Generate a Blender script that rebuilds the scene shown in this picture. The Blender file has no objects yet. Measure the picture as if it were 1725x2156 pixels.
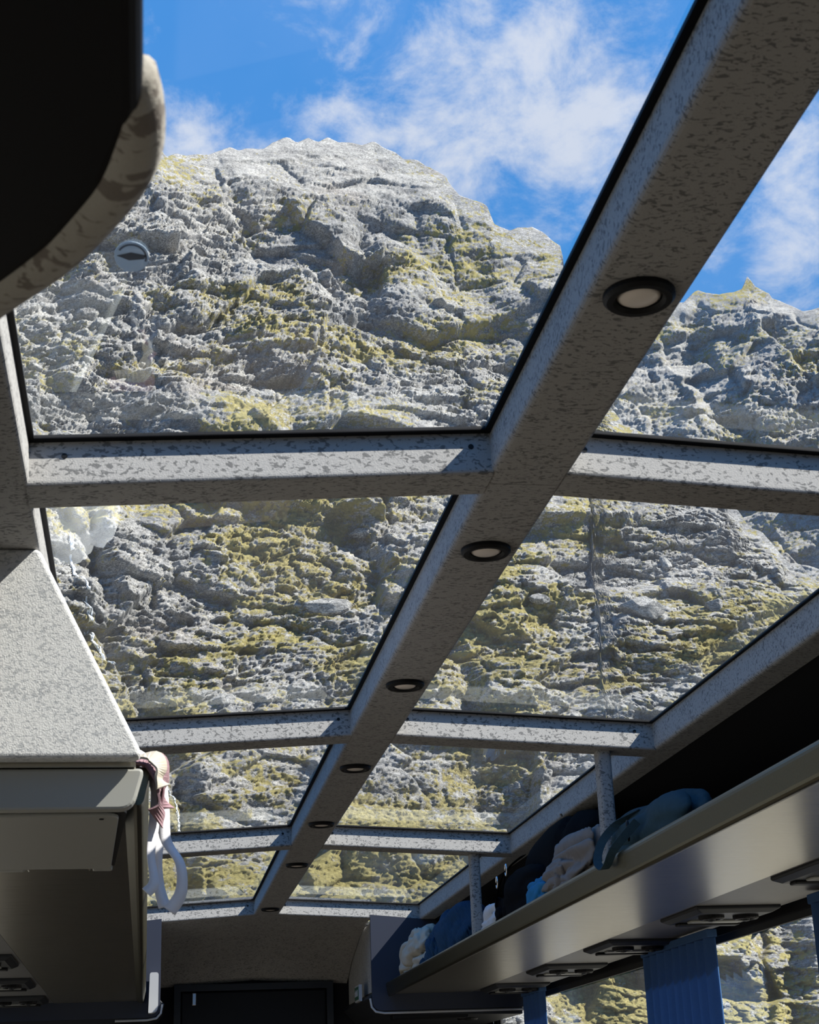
import bpy, math, random
import numpy as np
from mathutils import Matrix, Vector

# ------------------------------------------------------------------ camera, sky, sun, exposure
SC = bpy.context.scene
COL = SC.collection
CZ = 1.25                       # camera (eye) height above the coach floor; heights below are written relative to the eye
F_PX, W_PX, H_PX = 3322.0, 1725.0, 2156.0

def rot(rx, ry, rz):
    cx, sx, cy, sy, cz, sz = math.cos(rx), math.sin(rx), math.cos(ry), math.sin(ry), math.cos(rz), math.sin(rz)
    Rx = np.array([[1, 0, 0], [0, cx, -sx], [0, sx, cx]]); Ry = np.array([[cy, 0, sy], [0, 1, 0], [-sy, 0, cy]])
    Rz = np.array([[cz, -sz, 0], [sz, cz, 0], [0, 0, 1]])
    return Rz @ Rx @ Ry

R = rot(0.3611, 0.0397, -0.1699)
cam_data = bpy.data.cameras.new('camera')
cam_data.sensor_fit = 'VERTICAL'; cam_data.sensor_height = 24.0
cam_data.lens = 24.0 * F_PX / H_PX
cam_data.clip_start = 0.05; cam_data.clip_end = 5000
cam_data.dof.use_dof = True; cam_data.dof.focus_distance = 6.5; cam_data.dof.aperture_fstop = cam_data.lens / 2.2
cam = bpy.data.objects.new('camera', cam_data); COL.objects.link(cam)
M3 = np.column_stack([R[:, 0], R[:, 2], -R[:, 1]])
M4 = np.eye(4); M4[:3, :3] = M3; M4[2, 3] = CZ
cam.matrix_world = Matrix(M4.tolist())
SC.camera = cam

SUN_TO = Vector((0.90, -0.32, 1.0)).normalized()
sd = bpy.data.lights.new('sun', 'SUN'); sd.energy = 12.5; sd.angle = math.radians(0.53); sd.color = (1.0, 0.955, 0.88)
sun = bpy.data.objects.new('sun', sd); COL.objects.link(sun)
sun.rotation_euler = SUN_TO.to_track_quat('Z', 'Y').to_euler(); sun.location = (20, -15, 30)

SC.view_settings.view_transform = 'Standard'; SC.view_settings.look = 'None'
SC.view_settings.exposure = 0.0; SC.view_settings.gamma = 1.0; SC.view_settings.use_curve_mapping = False

def nd(nt, kind, **kw):
    n = nt.nodes.new(kind)
    for k, v in kw.items():
        if k == 'inp':
            for kk, vv in v.items(): n.inputs[kk].default_value = vv
        else: setattr(n, k, v)
    return n
def mth(nt, op, a, b=None, c=None, clamp=False):
    n = nt.nodes.new('ShaderNodeMath'); n.operation = op; n.use_clamp = clamp
    for i, x in enumerate((a, b, c)):
        if x is None: continue
        if isinstance(x, (int, float)): n.inputs[i].default_value = x
        else: nt.links.new(x, n.inputs[i])
    return n.outputs[0]
def mixc(nt, fac, a, b):
    n = nt.nodes.new('ShaderNodeMix'); n.data_type = 'RGBA'
    for s, x in ((0, fac), (6, a), (7, b)):
        if isinstance(x, (int, float)): n.inputs[s].default_value = x
        elif isinstance(x, tuple): n.inputs[s].default_value = (*x[:3], 1)
        else: nt.links.new(x, n.inputs[s])
    return n.outputs[2]
def sstep(nt, x, lo, hi):
    n = nt.nodes.new('ShaderNodeMapRange'); n.interpolation_type = 'SMOOTHSTEP'
    nt.links.new(x, n.inputs[0]); n.inputs[1].default_value = lo; n.inputs[2].default_value = hi
    return n.outputs[0]
def noise(nt, vec, scale, detail=4, rough=0.5, dist=0.0, out=0):
    n = nt.nodes.new('ShaderNodeTexNoise'); n.inputs['Scale'].default_value = scale; n.inputs['Detail'].default_value = detail
    n.inputs['Roughness'].default_value = rough; n.inputs['Distortion'].default_value = dist
    if vec is not None: nt.links.new(vec, n.inputs['Vector'])
    return n.outputs[out]
def mapping(nt, vec, scale=(1, 1, 1), rot=(0, 0, 0), loc=(0, 0, 0)):
    n = nt.nodes.new('ShaderNodeMapping'); nt.links.new(vec, n.inputs[0])
    n.inputs['Scale'].default_value = scale; n.inputs['Rotation'].default_value = rot; n.inputs['Location'].default_value = loc
    return n.outputs[0]

world = bpy.data.worlds.new('sky'); SC.world = world; world.use_nodes = True
nt = world.node_tree; nt.nodes.clear()
tc = nd(nt, 'ShaderNodeTexCoord'); dirv = tc.outputs['Generated']
sep = nd(nt, 'ShaderNodeSeparateXYZ'); nt.links.new(dirv, sep.inputs[0])
up = mth(nt, 'MAXIMUM', sep.outputs[2], 0.0)
blue = mixc(nt, sstep(nt, up, 0.0, 0.9), (0.085, 0.35, 0.81), (0.045, 0.275, 0.78))
# clouds: drifting wisps, denser in a few banks
inv = mth(nt, 'DIVIDE', 1.0, mth(nt, 'MAXIMUM', sep.outputs[2], 0.12))
comb = nd(nt, 'ShaderNodeCombineXYZ')
nt.links.new(mth(nt, 'MULTIPLY', sep.outputs[0], inv), comb.inputs[0]); nt.links.new(mth(nt, 'MULTIPLY', sep.outputs[1], inv), comb.inputs[1])
n1 = noise(nt, mapping(nt, dirv, (5.5, 5.5, 7), (0.3, 0.5, 0.2)), 1.0, 8, 0.60, 0.0)
n2 = noise(nt, mapping(nt, dirv, (16, 16, 22), (0.6, -0.5, 0.9)), 1.0, 7, 0.62, 0.25)
banks = [((0.173, 0.801, 0.572), 0.058, 0.85), ((0.228, 0.772, 0.593), 0.055, 1.0), ((0.250, 0.796, 0.551), 0.048, 1.0), ((0.105, 0.800, 0.590), 0.034, .75),
         ((0.235, 0.822, 0.518), 0.034, .75), ((0.000, 0.826, 0.562), 0.040, .85), ((0.383, 0.783, 0.490), 0.030, .9), ((0.395, 0.756, 0.522), 0.03, .6),
         ((0.186, 0.764, 0.618), 0.034, .8), ((0.13, 0.822, 0.556), 0.026, .65), ((0.05, 0.838, 0.545), 0.026, .6), ((0.265, 0.757, 0.597), 0.03, .7), ((0.34,0.80,0.495),.02,.5),
         ((-0.35, 0.70, 0.62), 0.10, .7), ((0.75, 0.45, 0.48), 0.10, .7), ((-0.7, -0.2, 0.68), 0.10, .6), ((0.2, -0.75, 0.63), 0.10, .6), ((0.1, 0.25, 0.96), 0.10, .7), ((0.62, 0.66, 0.42), 0.09, .8)]
tot = None
for c, rad, wgt in banks:
    dn = nd(nt, 'ShaderNodeVectorMath', operation='DISTANCE'); nt.links.new(dirv, dn.inputs[0]); dn.inputs[1].default_value = Vector(c).normalized()
    g = mth(nt, 'MULTIPLY', mth(nt, 'POWER', 2.718, mth(nt, 'MULTIPLY', mth(nt, 'POWER', dn.outputs['Value'], 2.0), -1.0 / (2 * rad * rad))), wgt)
    tot = g if tot is None else mth(nt, 'MAXIMUM', tot, g)
dens = mth(nt, 'ADD', mth(nt, 'MULTIPLY', tot, 0.62), mth(nt, 'ADD', mth(nt, 'MULTIPLY', mth(nt, 'SUBTRACT', n1, 0.5), 1.5), mth(nt, 'MULTIPLY', mth(nt, 'SUBTRACT', n2, 0.5), 1.9)))
cl = mth(nt, 'MULTIPLY', sstep(nt, dens, 0.18, 0.85), 0.92)
skyc = mixc(nt, cl, blue, (0.74, 0.79, 0.92))
bg = nd(nt, 'ShaderNodeBackground'); nt.links.new(skyc, bg.inputs[0]); bg.inputs[1].default_value = 1.0
wo = nd(nt, 'ShaderNodeOutputWorld'); nt.links.new(bg.outputs[0], wo.inputs[0])

# ------------------------------------------------------------------ helpers
def ray(u, v):
    return R @ np.array([(u - W_PX / 2) / F_PX, 1.0, -(v - H_PX / 2) / F_PX])

def wloc(o):
    p = Vector((0, 0, 0))
    while o is not None: p = p + o.location; o = o.parent
    return p

def link(o, parent=None):
    COL.objects.link(o)
    if parent is not None: o.parent = parent
    return o

def thing(name, label, cat, base=(0, 0, 0), group=None, kind=None):
    o = bpy.data.objects.new(name, None); o.empty_display_size = 0.05
    o.location = (base[0], base[1], base[2] + CZ); COL.objects.link(o)
    tag(o, label, cat, group, kind); return o

def tag(o, label=None, cat=None, group=None, kind=None):
    if label: o['label'] = label
    if cat: o['category'] = cat
    if group: o['group'] = group
    if kind: o['kind'] = kind
    return o

def mesh(name, V, Fc, mat, parent=None, smooth=False, bevel=0, seg=2, sub=0, origin=None, angle=None):
    """V is in coach space (z relative to the eye)"""
    V = np.array(V, float).reshape(-1, 3).copy(); V[:, 2] += CZ
    if parent is not None: base = np.array(wloc(parent))
    elif origin is not None: base = np.array(origin, float) + np.array([0, 0, CZ])
    else: base = np.array([(V[:, 0].min() + V[:, 0].max()) / 2, (V[:, 1].min() + V[:, 1].max()) / 2, V[:, 2].min()])
    V -= base
    me = bpy.data.meshes.new(name); me.from_pydata(V.tolist(), [], [list(map(int, f)) for f in Fc]); me.update()
    me.materials.append(mat)
    if smooth: me.polygons.foreach_set('use_smooth', [True] * len(me.polygons))
    o = bpy.data.objects.new(name, me); link(o, parent)
    if parent is None: o.location = base
    if bevel:
        b = o.modifiers.new('bevel', 'BEVEL'); b.width = bevel; b.segments = seg; b.limit_method = 'ANGLE'; b.angle_limit = math.radians(35)
    if sub:
        s = o.modifiers.new('sub', 'SUBSURF'); s.levels = sub; s.render_levels = sub
    return o

BOXF = [(0, 3, 2, 1), (4, 5, 6, 7), (0, 1, 5, 4), (1, 2, 6, 5), (2, 3, 7, 6), (3, 0, 4, 7)]
def boxv(x0, x1, y0, y1, z0, z1):
    return [(x0, y0, z0), (x1, y0, z0), (x1, y1, z0), (x0, y1, z0), (x0, y0, z1), (x1, y0, z1), (x1, y1, z1), (x0, y1, z1)]
def box(name, x0, x1, y0, y1, z0, z1, mat, parent=None, bevel=0, **k):
    return mesh(name, boxv(x0, x1, y0, y1, z0, z1), BOXF, mat, parent, bevel=bevel, **k)

class MB:
    def __init__(s): s.v = []; s.f = []
    def add(s, V, Fc):
        n = len(s.v); s.v += [tuple(p) for p in V]; s.f += [tuple(i + n for i in f) for f in Fc]; return s
    def box(s, *a): return s.add(boxv(*a), BOXF)
    def build(s, name, mat, parent=None, **k): return mesh(name, s.v, s.f, mat, parent, **k)

def loft(sections, cap=True, closed=True):
    """sections: list of rings with equal point counts"""
    n = len(sections[0]); V = [p for s in sections for p in s]; Fc = []
    for i in range(len(sections) - 1):
        for j in range(n if closed else n - 1):
            a = i * n + j; b = i * n + (j + 1) % n
            Fc.append((a, b, b + n, a + n))
    if cap and closed:
        Fc.append(tuple(range(n))[::-1]); Fc.append(tuple((len(sections) - 1) * n + k for k in range(n)))
    return V, Fc

def ext_y(profile, y0, y1, ny=1):
    ys = np.linspace(y0, y1, ny + 1)
    return loft([[(x, y, z) for x, z in profile] for y in ys])

def tube(path, rad, n=10, cap=True):
    P = np.array(path, float); T = np.gradient(P, axis=0); T /= np.linalg.norm(T, axis=1)[:, None] + 1e-9
    rad = np.broadcast_to(np.array(rad, float), (len(P),)); up0 = np.array([0.13, 0.21, 0.97]); rings = []
    for p, t, r in zip(P, T, rad):
        a = np.cross(t, up0); a /= np.linalg.norm(a) + 1e-9; b = np.cross(a, t)
        rings.append([tuple(p + r * (math.cos(q) * a + math.sin(q) * b)) for q in np.linspace(0, 2 * math.pi, n, endpoint=False)])
    return loft(rings, cap)

def spline(pts, n):
    P = np.array(pts, float); m = len(P); t = np.linspace(0, m - 1, n); out = []
    for q in t:
        i = min(int(q), m - 2); f = q - i; p0, p1, p2, p3 = P[max(i - 1, 0)], P[i], P[i + 1], P[min(i + 2, m - 1)]
        out.append(0.5 * ((2 * p1) + (-p0 + p2) * f + (2 * p0 - 5 * p1 + 4 * p2 - p3) * f * f + (-p0 + 3 * p1 - 3 * p2 + p3) * f ** 3))
    return np.array(out)

def ribbon(pts, wdir, width, thick=0.0015, n=28, twist=0.0):
    P = spline(pts, n); T = np.gradient(P, axis=0); T /= np.linalg.norm(T, axis=1)[:, None]
    wd = np.array(wdir, float); rings = []
    for i, (p, t) in enumerate(zip(P, T)):
        w = wd - t * np.dot(wd, t); w /= np.linalg.norm(w) + 1e-9; nn = np.cross(t, w)
        a = twist * math.sin(i / n * 7.0); w2 = w * math.cos(a) + nn * math.sin(a); n2 = np.cross(t, w2)
        h = width / 2; e = thick / 2
        rings.append([tuple(p - w2 * h - n2 * e), tuple(p + w2 * h - n2 * e), tuple(p + w2 * h + n2 * e), tuple(p - w2 * h + n2 * e)])
    return loft(rings)

def lathe(profile, n, cx, cy, axis='z'):
    """profile of (radius, z)"""
    rings = [[(cx + r * math.cos(a), cy + r * math.sin(a), z) for a in np.linspace(0, 2 * math.pi, n, endpoint=False)] for r, z in profile]
    return loft(rings)

# numpy noise
def _h(ix, iy, s):
    x = (ix.astype(np.int64) * 374761393 + iy.astype(np.int64) * 668265263 + s * 1442695041) & 0xffffffff
    x = ((x ^ (x >> 13)) * 1274126177) & 0xffffffff
    x = (x ^ (x >> 16)) & 0xffffffff
    x = (x * 2246822519) & 0xffffffff
    x = x ^ (x >> 15)
    return (x & 0xffffff).astype(np.float32) / np.float32(0xffffff)
def vn2(x, y, s):
    ix = np.floor(x); iy = np.floor(y); fx = (x - ix).astype(np.float32); fy = (y - iy).astype(np.float32)
    ux = fx * fx * fx * (fx * (fx * 6 - 15) + 10); uy = fy * fy * fy * (fy * (fy * 6 - 15) + 10)
    ix = ix.astype(np.int64); iy = iy.astype(np.int64)
    a = _h(ix, iy, s); b = _h(ix + 1, iy, s); c = _h(ix, iy + 1, s); d = _h(ix + 1, iy + 1, s)
    return (a + (b - a) * ux) * (1 - uy) + (c + (d - c) * ux) * uy
def fbm2(x, y, s, o=4, g=0.5):
    t = 0; a = 1.0; n = 0
    for k in range(o):
        t = t + a * vn2(x, y, s + k * 17); n += a; a *= g; x, y = 2.03 * (x * 0.8 - y * 0.6) + 11.3, 2.03 * (x * 0.6 + y * 0.8) - 7.1
    return t / n
def facet(x, y, s, tilt=1.0, off=1.0):
    """Voronoi blocks, each a randomly tilted plane: returns height and border closeness"""
    ix = np.floor(x).astype(np.int64); iy = np.floor(y).astype(np.int64)
    best = np.full(x.shape, 9.0, np.float32); sec = best.copy(); h = np.zeros(x.shape, np.float32)
    for dx in (-1, 0, 1):
        for dy in (-1, 0, 1):
            cx = ix + dx; cy = iy + dy
            r1 = _h(cx, cy, s); r2 = _h(cx, cy, s + 5)
            ox = (x - (cx + 0.1 + 0.8 * r1)).astype(np.float32); oy = (y - (cy + 0.1 + 0.8 * r2)).astype(np.float32)
            d = ox * ox + oy * oy
            hv = off * (_h(cx, cy, s + 9) - 0.5) + tilt * ((_h(cx, cy, s + 13) - 0.5) * ox * 2 + (_h(cx, cy, s + 21) - 0.5) * oy * 2)
            m = d < best
            sec = np.where(m, best, np.minimum(sec, d)); h = np.where(m, hv, h); best = np.where(m, d, best)
    return h, np.sqrt(sec) - np.sqrt(best)
def vn3(P, s):
    z = np.floor(P[:, 2]); f = P[:, 2] - z; u = f * f * (3 - 2 * f)
    a = vn2(P[:, 0] + z * 37.17, P[:, 1] + z * 17.31, s); b = vn2(P[:, 0] + (z + 1) * 37.17, P[:, 1] + (z + 1) * 17.31, s)
    return a + (b - a) * u

# ------------------------------------------------------------------ materials
MATS = {}
def mat(name, color=(0.5, 0.5, 0.5), rough=0.6, metal=0.0, spec=0.5, fn=None):
    m = bpy.data.materials.new(name); m.use_nodes = True; n = m.node_tree; b = n.nodes['Principled BSDF']
    b.inputs['Base Color'].default_value = (*color, 1); b.inputs['Roughness'].default_value = rough
    b.inputs['Metallic'].default_value = metal; b.inputs['Specular IOR Level'].default_value = spec
    if fn: fn(n, b)
    MATS[name] = m; return m
def objco(n): return nd(n, 'ShaderNodeTexCoord').outputs['Object']
def bump(n, b, h, strength, dist):
    bp = nd(n, 'ShaderNodeBump'); bp.inputs['Strength'].default_value = strength; bp.inputs['Distance'].default_value = dist
    n.links.new(h, bp.inputs['Height']); n.links.new(bp.outputs[0], b.inputs['Normal'])

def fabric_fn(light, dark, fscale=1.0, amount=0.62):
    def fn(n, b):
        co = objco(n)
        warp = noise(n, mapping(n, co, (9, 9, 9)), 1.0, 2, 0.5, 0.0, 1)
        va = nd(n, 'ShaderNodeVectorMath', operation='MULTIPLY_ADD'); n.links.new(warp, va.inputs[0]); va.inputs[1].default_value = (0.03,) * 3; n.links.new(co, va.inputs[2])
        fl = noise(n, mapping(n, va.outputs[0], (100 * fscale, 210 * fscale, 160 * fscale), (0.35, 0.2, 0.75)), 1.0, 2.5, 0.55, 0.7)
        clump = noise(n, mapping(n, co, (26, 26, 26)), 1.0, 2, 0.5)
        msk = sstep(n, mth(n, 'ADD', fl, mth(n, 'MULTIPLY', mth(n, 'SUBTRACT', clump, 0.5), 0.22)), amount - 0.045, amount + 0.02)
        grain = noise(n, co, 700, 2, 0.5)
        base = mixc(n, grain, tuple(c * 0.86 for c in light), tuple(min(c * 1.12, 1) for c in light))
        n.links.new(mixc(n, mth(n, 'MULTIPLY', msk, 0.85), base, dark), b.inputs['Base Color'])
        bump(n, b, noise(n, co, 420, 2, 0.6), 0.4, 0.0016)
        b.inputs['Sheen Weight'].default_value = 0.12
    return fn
mat('fabric', rough=0.95, spec=0.1, fn=fabric_fn((0.325, 0.317, 0.305), (0.105, 0.105, 0.105), 1.0, 0.59))
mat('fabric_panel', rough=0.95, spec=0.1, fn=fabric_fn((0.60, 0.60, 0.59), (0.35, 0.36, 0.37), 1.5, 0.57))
mat('fabric_trim', rough=1, spec=0.05, fn=fabric_fn((0.30, 0.28, 0.245), (0.12, 0.10, 0.085), 0.5, 0.56))
mat('gasket', (0.004, 0.004, 0.005), 0.6, spec=0.12)
mat('black_plastic', (0.007, 0.007, 0.008), 0.5, spec=0.22)
mat('dark_plastic', (0.022, 0.024, 0.028), 0.45, spec=0.3)
mat('dark_lining', (0.014, 0.014, 0.016), 0.9, spec=0.1)
mat('navy_panel', (0.028, 0.034, 0.055), 0.6, spec=0.3)
mat('pale_plastic', (0.45, 0.46, 0.48), 0.45)
mat('grey_plastic', (0.30, 0.30, 0.275), 0.42)
mat('chrome', (0.75, 0.75, 0.76), 0.18, 1.0)
mat('lens', (0.85, 0.77, 0.69), 0.25)
mat('shell_black', (0.005, 0.005, 0.006), 0.55, spec=0.12)
mat('carpet', (0.105, 0.082, 0.062), 0.95, spec=0.1)
mat('wall_lining', (0.14, 0.125, 0.105), 0.9, spec=0.1)
mat('coach_skin', (0.5, 0.5, 0.5), 0.4)
mat('rubber', (0.012, 0.012, 0.013), 0.7)

def brushed(n, b):
    co = objco(n)
    h = noise(n, mapping(n, co, (6, 900, 900)), 1.0, 3, 0.6)
    n.links.new(mixc(n, h, (0.42, 0.39, 0.32), (0.64, 0.60, 0.50)), b.inputs['Base Color'])
    n.links.new(mth(n, 'ADD', 0.22, mth(n, 'MULTIPLY', h, 0.16)), b.inputs['Roughness'])
    bump(n, b, h, 0.12, 0.0004)
mat('brushed_metal', rough=0.35, metal=1.0, fn=brushed)
def lipmetal(n, b):
    co = objco(n); h = noise(n, co, 320, 3, 0.6)
    n.links.new(mixc(n, h, (0.10, 0.092, 0.062), (0.20, 0.185, 0.125)), b.inputs['Base Color'])
    n.links.new(mth(n, 'ADD', 0.26, mth(n, 'MULTIPLY', h, 0.16)), b.inputs['Roughness'])
    bump(n, b, h, 0.2, 0.0008)
mat('lip_metal', rough=0.4, metal=1.0, fn=lipmetal)
def ventpanel(n, b):
    n.links.new(mixc(n, noise(n, objco(n), 60, 3), (0.13, 0.125, 0.12), (0.18, 0.172, 0.165)), b.inputs['Base Color'])
mat('vent_panel', rough=0.42, fn=ventpanel)

def glassm(name, tint, dirt):
    m = bpy.data.materials.new(name); m.use_nodes = True; n = m.node_tree; n.nodes.clear()
    tr = nd(n, 'ShaderNodeBsdfTransparent'); tr.inputs[0].default_value = (*tint, 1)
    gl = nd(n, 'ShaderNodeBsdfGlossy'); gl.inputs['Roughness'].default_value = 0.0; gl.inputs[0].default_value = (0.9, 0.95, 0.92, 1)
    ge = nd(n, 'ShaderNodeNewGeometry'); fr = nd(n, 'ShaderNodeFresnel'); n.links.new(mth(n, 'SUBTRACT', 1.5, mth(n, 'MULTIPLY', ge.outputs['Backfacing'], 1.5 - 1 / 1.5)), fr.inputs[0])
    m1 = nd(n, 'ShaderNodeMixShader'); n.links.new(fr.outputs[0], m1.inputs[0]); n.links.new(tr.outputs[0], m1.inputs[1]); n.links.new(gl.outputs[0], m1.inputs[2])
    tl = nd(n, 'ShaderNodeBsdfTranslucent'); tl.inputs[0].default_value = (0.9, 0.9, 0.9, 1)
    m2 = nd(n, 'ShaderNodeMixShader'); n.links.new(m1.outputs[0], m2.inputs[1]); n.links.new(tl.outputs[0], m2.inputs[2])
    co = objco(n); dn = sstep(n, noise(n, mapping(n, co, (2.2, 1.2, 1)), 1.0, 5, 0.6), 0.35, 0.75)
    n.links.new(mth(n, 'MULTIPLY', mth(n, 'ADD', mth(n, 'MULTIPLY', dn, 0.7), 0.3), dirt), m2.inputs[0])
    o = nd(n, 'ShaderNodeOutputMaterial'); n.links.new(m2.outputs[0], o.inputs[0]); MATS[name] = m
glassm('roof_glass', (0.97, 0.985, 0.975), 0.02)
glassm('side_glass', (0.93, 0.95, 0.94), 0.03)

def cloth(name, c1, c2, scale=120, rough=0.95, rib=None):
    def fn(n, b):
        co = objco(n); h = noise(n, co, scale, 3, 0.6)
        n.links.new(mixc(n, h, c1, c2), b.inputs['Base Color'])
        if rib:
            w = nd(n, 'ShaderNodeTexWave'); w.inputs['Scale'].default_value = rib; w.inputs['Distortion'].default_value = 1.0
            n.links.new(mapping(n, co, (1, 1, 1), (0.5, 0.3, 0.4)), w.inputs[0]); bump(n, b, w.outputs[1], 0.8, 0.006)
        else: bump(n, b, noise(n, co, 600, 2), 0.3, 0.001)
    return mat(name, rough=rough, spec=0.15, fn=fn)
cloth('curtain_blue', (0.06, 0.13, 0.29), (0.09, 0.18, 0.37))
_m = MATS['curtain_blue'].node_tree; _t = nd(_m, 'ShaderNodeBsdfTranslucent'); _t.inputs[0].default_value = (0.10, 0.22, 0.45, 1)
_x = nd(_m, 'ShaderNodeMixShader'); _x.inputs[0].default_value = 0.35; _m.links.new(_m.nodes['Principled BSDF'].outputs[0], _x.inputs[1]); _m.links.new(_t.outputs[0], _x.inputs[2])
_m.links.new(_x.outputs[0], _m.nodes['Material Output'].inputs[0])
cloth('cloth_cream', (0.36, 0.32, 0.26), (0.47, 0.43, 0.36), 40)
cloth('cloth_pale_blue', (0.34, 0.42, 0.50), (0.42, 0.50, 0.58), 40)
cloth('knit_blue', (0.014, 0.042, 0.095), (0.026, 0.075, 0.15), 60, rib=55)
cloth('bag_black', (0.004, 0.004, 0.005), (0.009, 0.009, 0.010), 80)
MATS['bag_black'].node_tree.nodes['Principled BSDF'].inputs['Specular IOR Level'].default_value = 0.03
cloth('cloth_taupe', (0.17, 0.155, 0.15), (0.24, 0.22, 0.21), 50)
cloth('cloth_cyan', (0.02, 0.14, 0.30), (0.03, 0.20, 0.40), 50)
cloth('cloth_teal', (0.026, 0.05, 0.064), (0.042, 0.078, 0.096), 70)
cloth('cloth_white', (0.66, 0.65, 0.68), (0.74, 0.73, 0.76), 60)
cloth('cloth_mauve', (0.20, 0.12, 0.14), (0.30, 0.20, 0.21), 60)
cloth('paper_white', (0.55, 0.57, 0.62), (0.62, 0.64, 0.68), 60)

def rockfn(far=False):
    def fn(n, b):
        geo = nd(n, 'ShaderNodeNewGeometry'); pos = geo.outputs['Position']
        big = noise(n, mapping(n, pos, (0.02, 0.02, 0.03)), 1.0, 4, 0.55, 0.6)
        mid = noise(n, mapping(n, pos, (0.09, 0.09, 0.22), (0.15, -0.2, 0)), 1.0, 6, 0.65, 1.0)
        fine = noise(n, mapping(n, pos, (0.7, 0.7, 1.5), (0.1, -0.25, 0)), 1.0, 6, 0.7, 0.8)
        c = mixc(n, sstep(n, mid, 0.25, 0.75), (0.185, 0.185, 0.19), (0.50, 0.487, 0.455))
        c = mixc(n, mth(n, 'MULTIPLY', sstep(n, big, 0.50, 0.70), 0.65), c, (0.12, 0.13, 0.15))  # bluish-dark patches in the rock colour, standing in for crevice and overhang shade
        c = mixc(n, mth(n, 'MULTIPLY', sstep(n, fine, 0.35, 0.7), 0.45), c, (0.60, 0.585, 0.55))
        c = mixc(n, mth(n, 'MULTIPLY', sstep(n, noise(n, mapping(n, pos, (0.035, 0.035, 0.05), (0, 0, 1.0)), 1.0, 3), 0.60, 0.72), 0.35), c, (0.37, 0.32, 0.28))
        crack = noise(n, mapping(n, pos, (0.55, 0.55, 1.9), (0.0, -0.35, 0.0)), 1.0, 5, 0.6, 2.2)
        cr = sstep(n, mth(n, 'ABSOLUTE', mth(n, 'SUBTRACT', crack, 0.5)), 0.0, 0.05)
        c = mixc(n, cr, (0.08, 0.085, 0.095), c)
        at = nd(n, 'ShaderNodeAttribute'); at.attribute_name = 'veg'
        vn = noise(n, mapping(n, pos, (0.45, 0.45, 0.6)), 1.0, 5, 0.7)
        vm = sstep(n, mth(n, 'ADD', at.outputs['Fac'], mth(n, 'MULTIPLY', mth(n, 'SUBTRACT', vn, 0.5), 2.6)), 0.42, 0.66)
        vc = mixc(n, sstep(n, noise(n, mapping(n, pos, (1.2, 1.2, 1.6)), 1.0, 4, 0.7), 0.3, 0.7), (0.12, 0.10, 0.03), (0.43, 0.37, 0.14))
        vc = mixc(n, sstep(n, big, 0.42, 0.58), vc, mixc(n, vn, (0.22, 0.18, 0.06), (0.42, 0.37, 0.13)))
        c = mixc(n, mth(n, 'MULTIPLY', vm, 0.92), c, vc)
        n.links.new(c, b.inputs['Base Color'])
        hh = mth(n, 'ADD', mth(n, 'MULTIPLY', cr, 0.5), mth(n, 'ADD', fine, mth(n, 'MULTIPLY', noise(n, mapping(n, pos, (2.6, 2.6, 4.5), (0, -0.3, 0)), 1.0, 5, 0.7), 0.6)))
        bump(n, b, hh, 0.7, 0.5)
    return fn
mat('rock', rough=0.92, spec=0.12, fn=rockfn())
mat('water', (0.85, 0.88, 0.90), 0.4)
mat('ground', (0.22, 0.20, 0.16), 0.95, spec=0.1)

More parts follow.
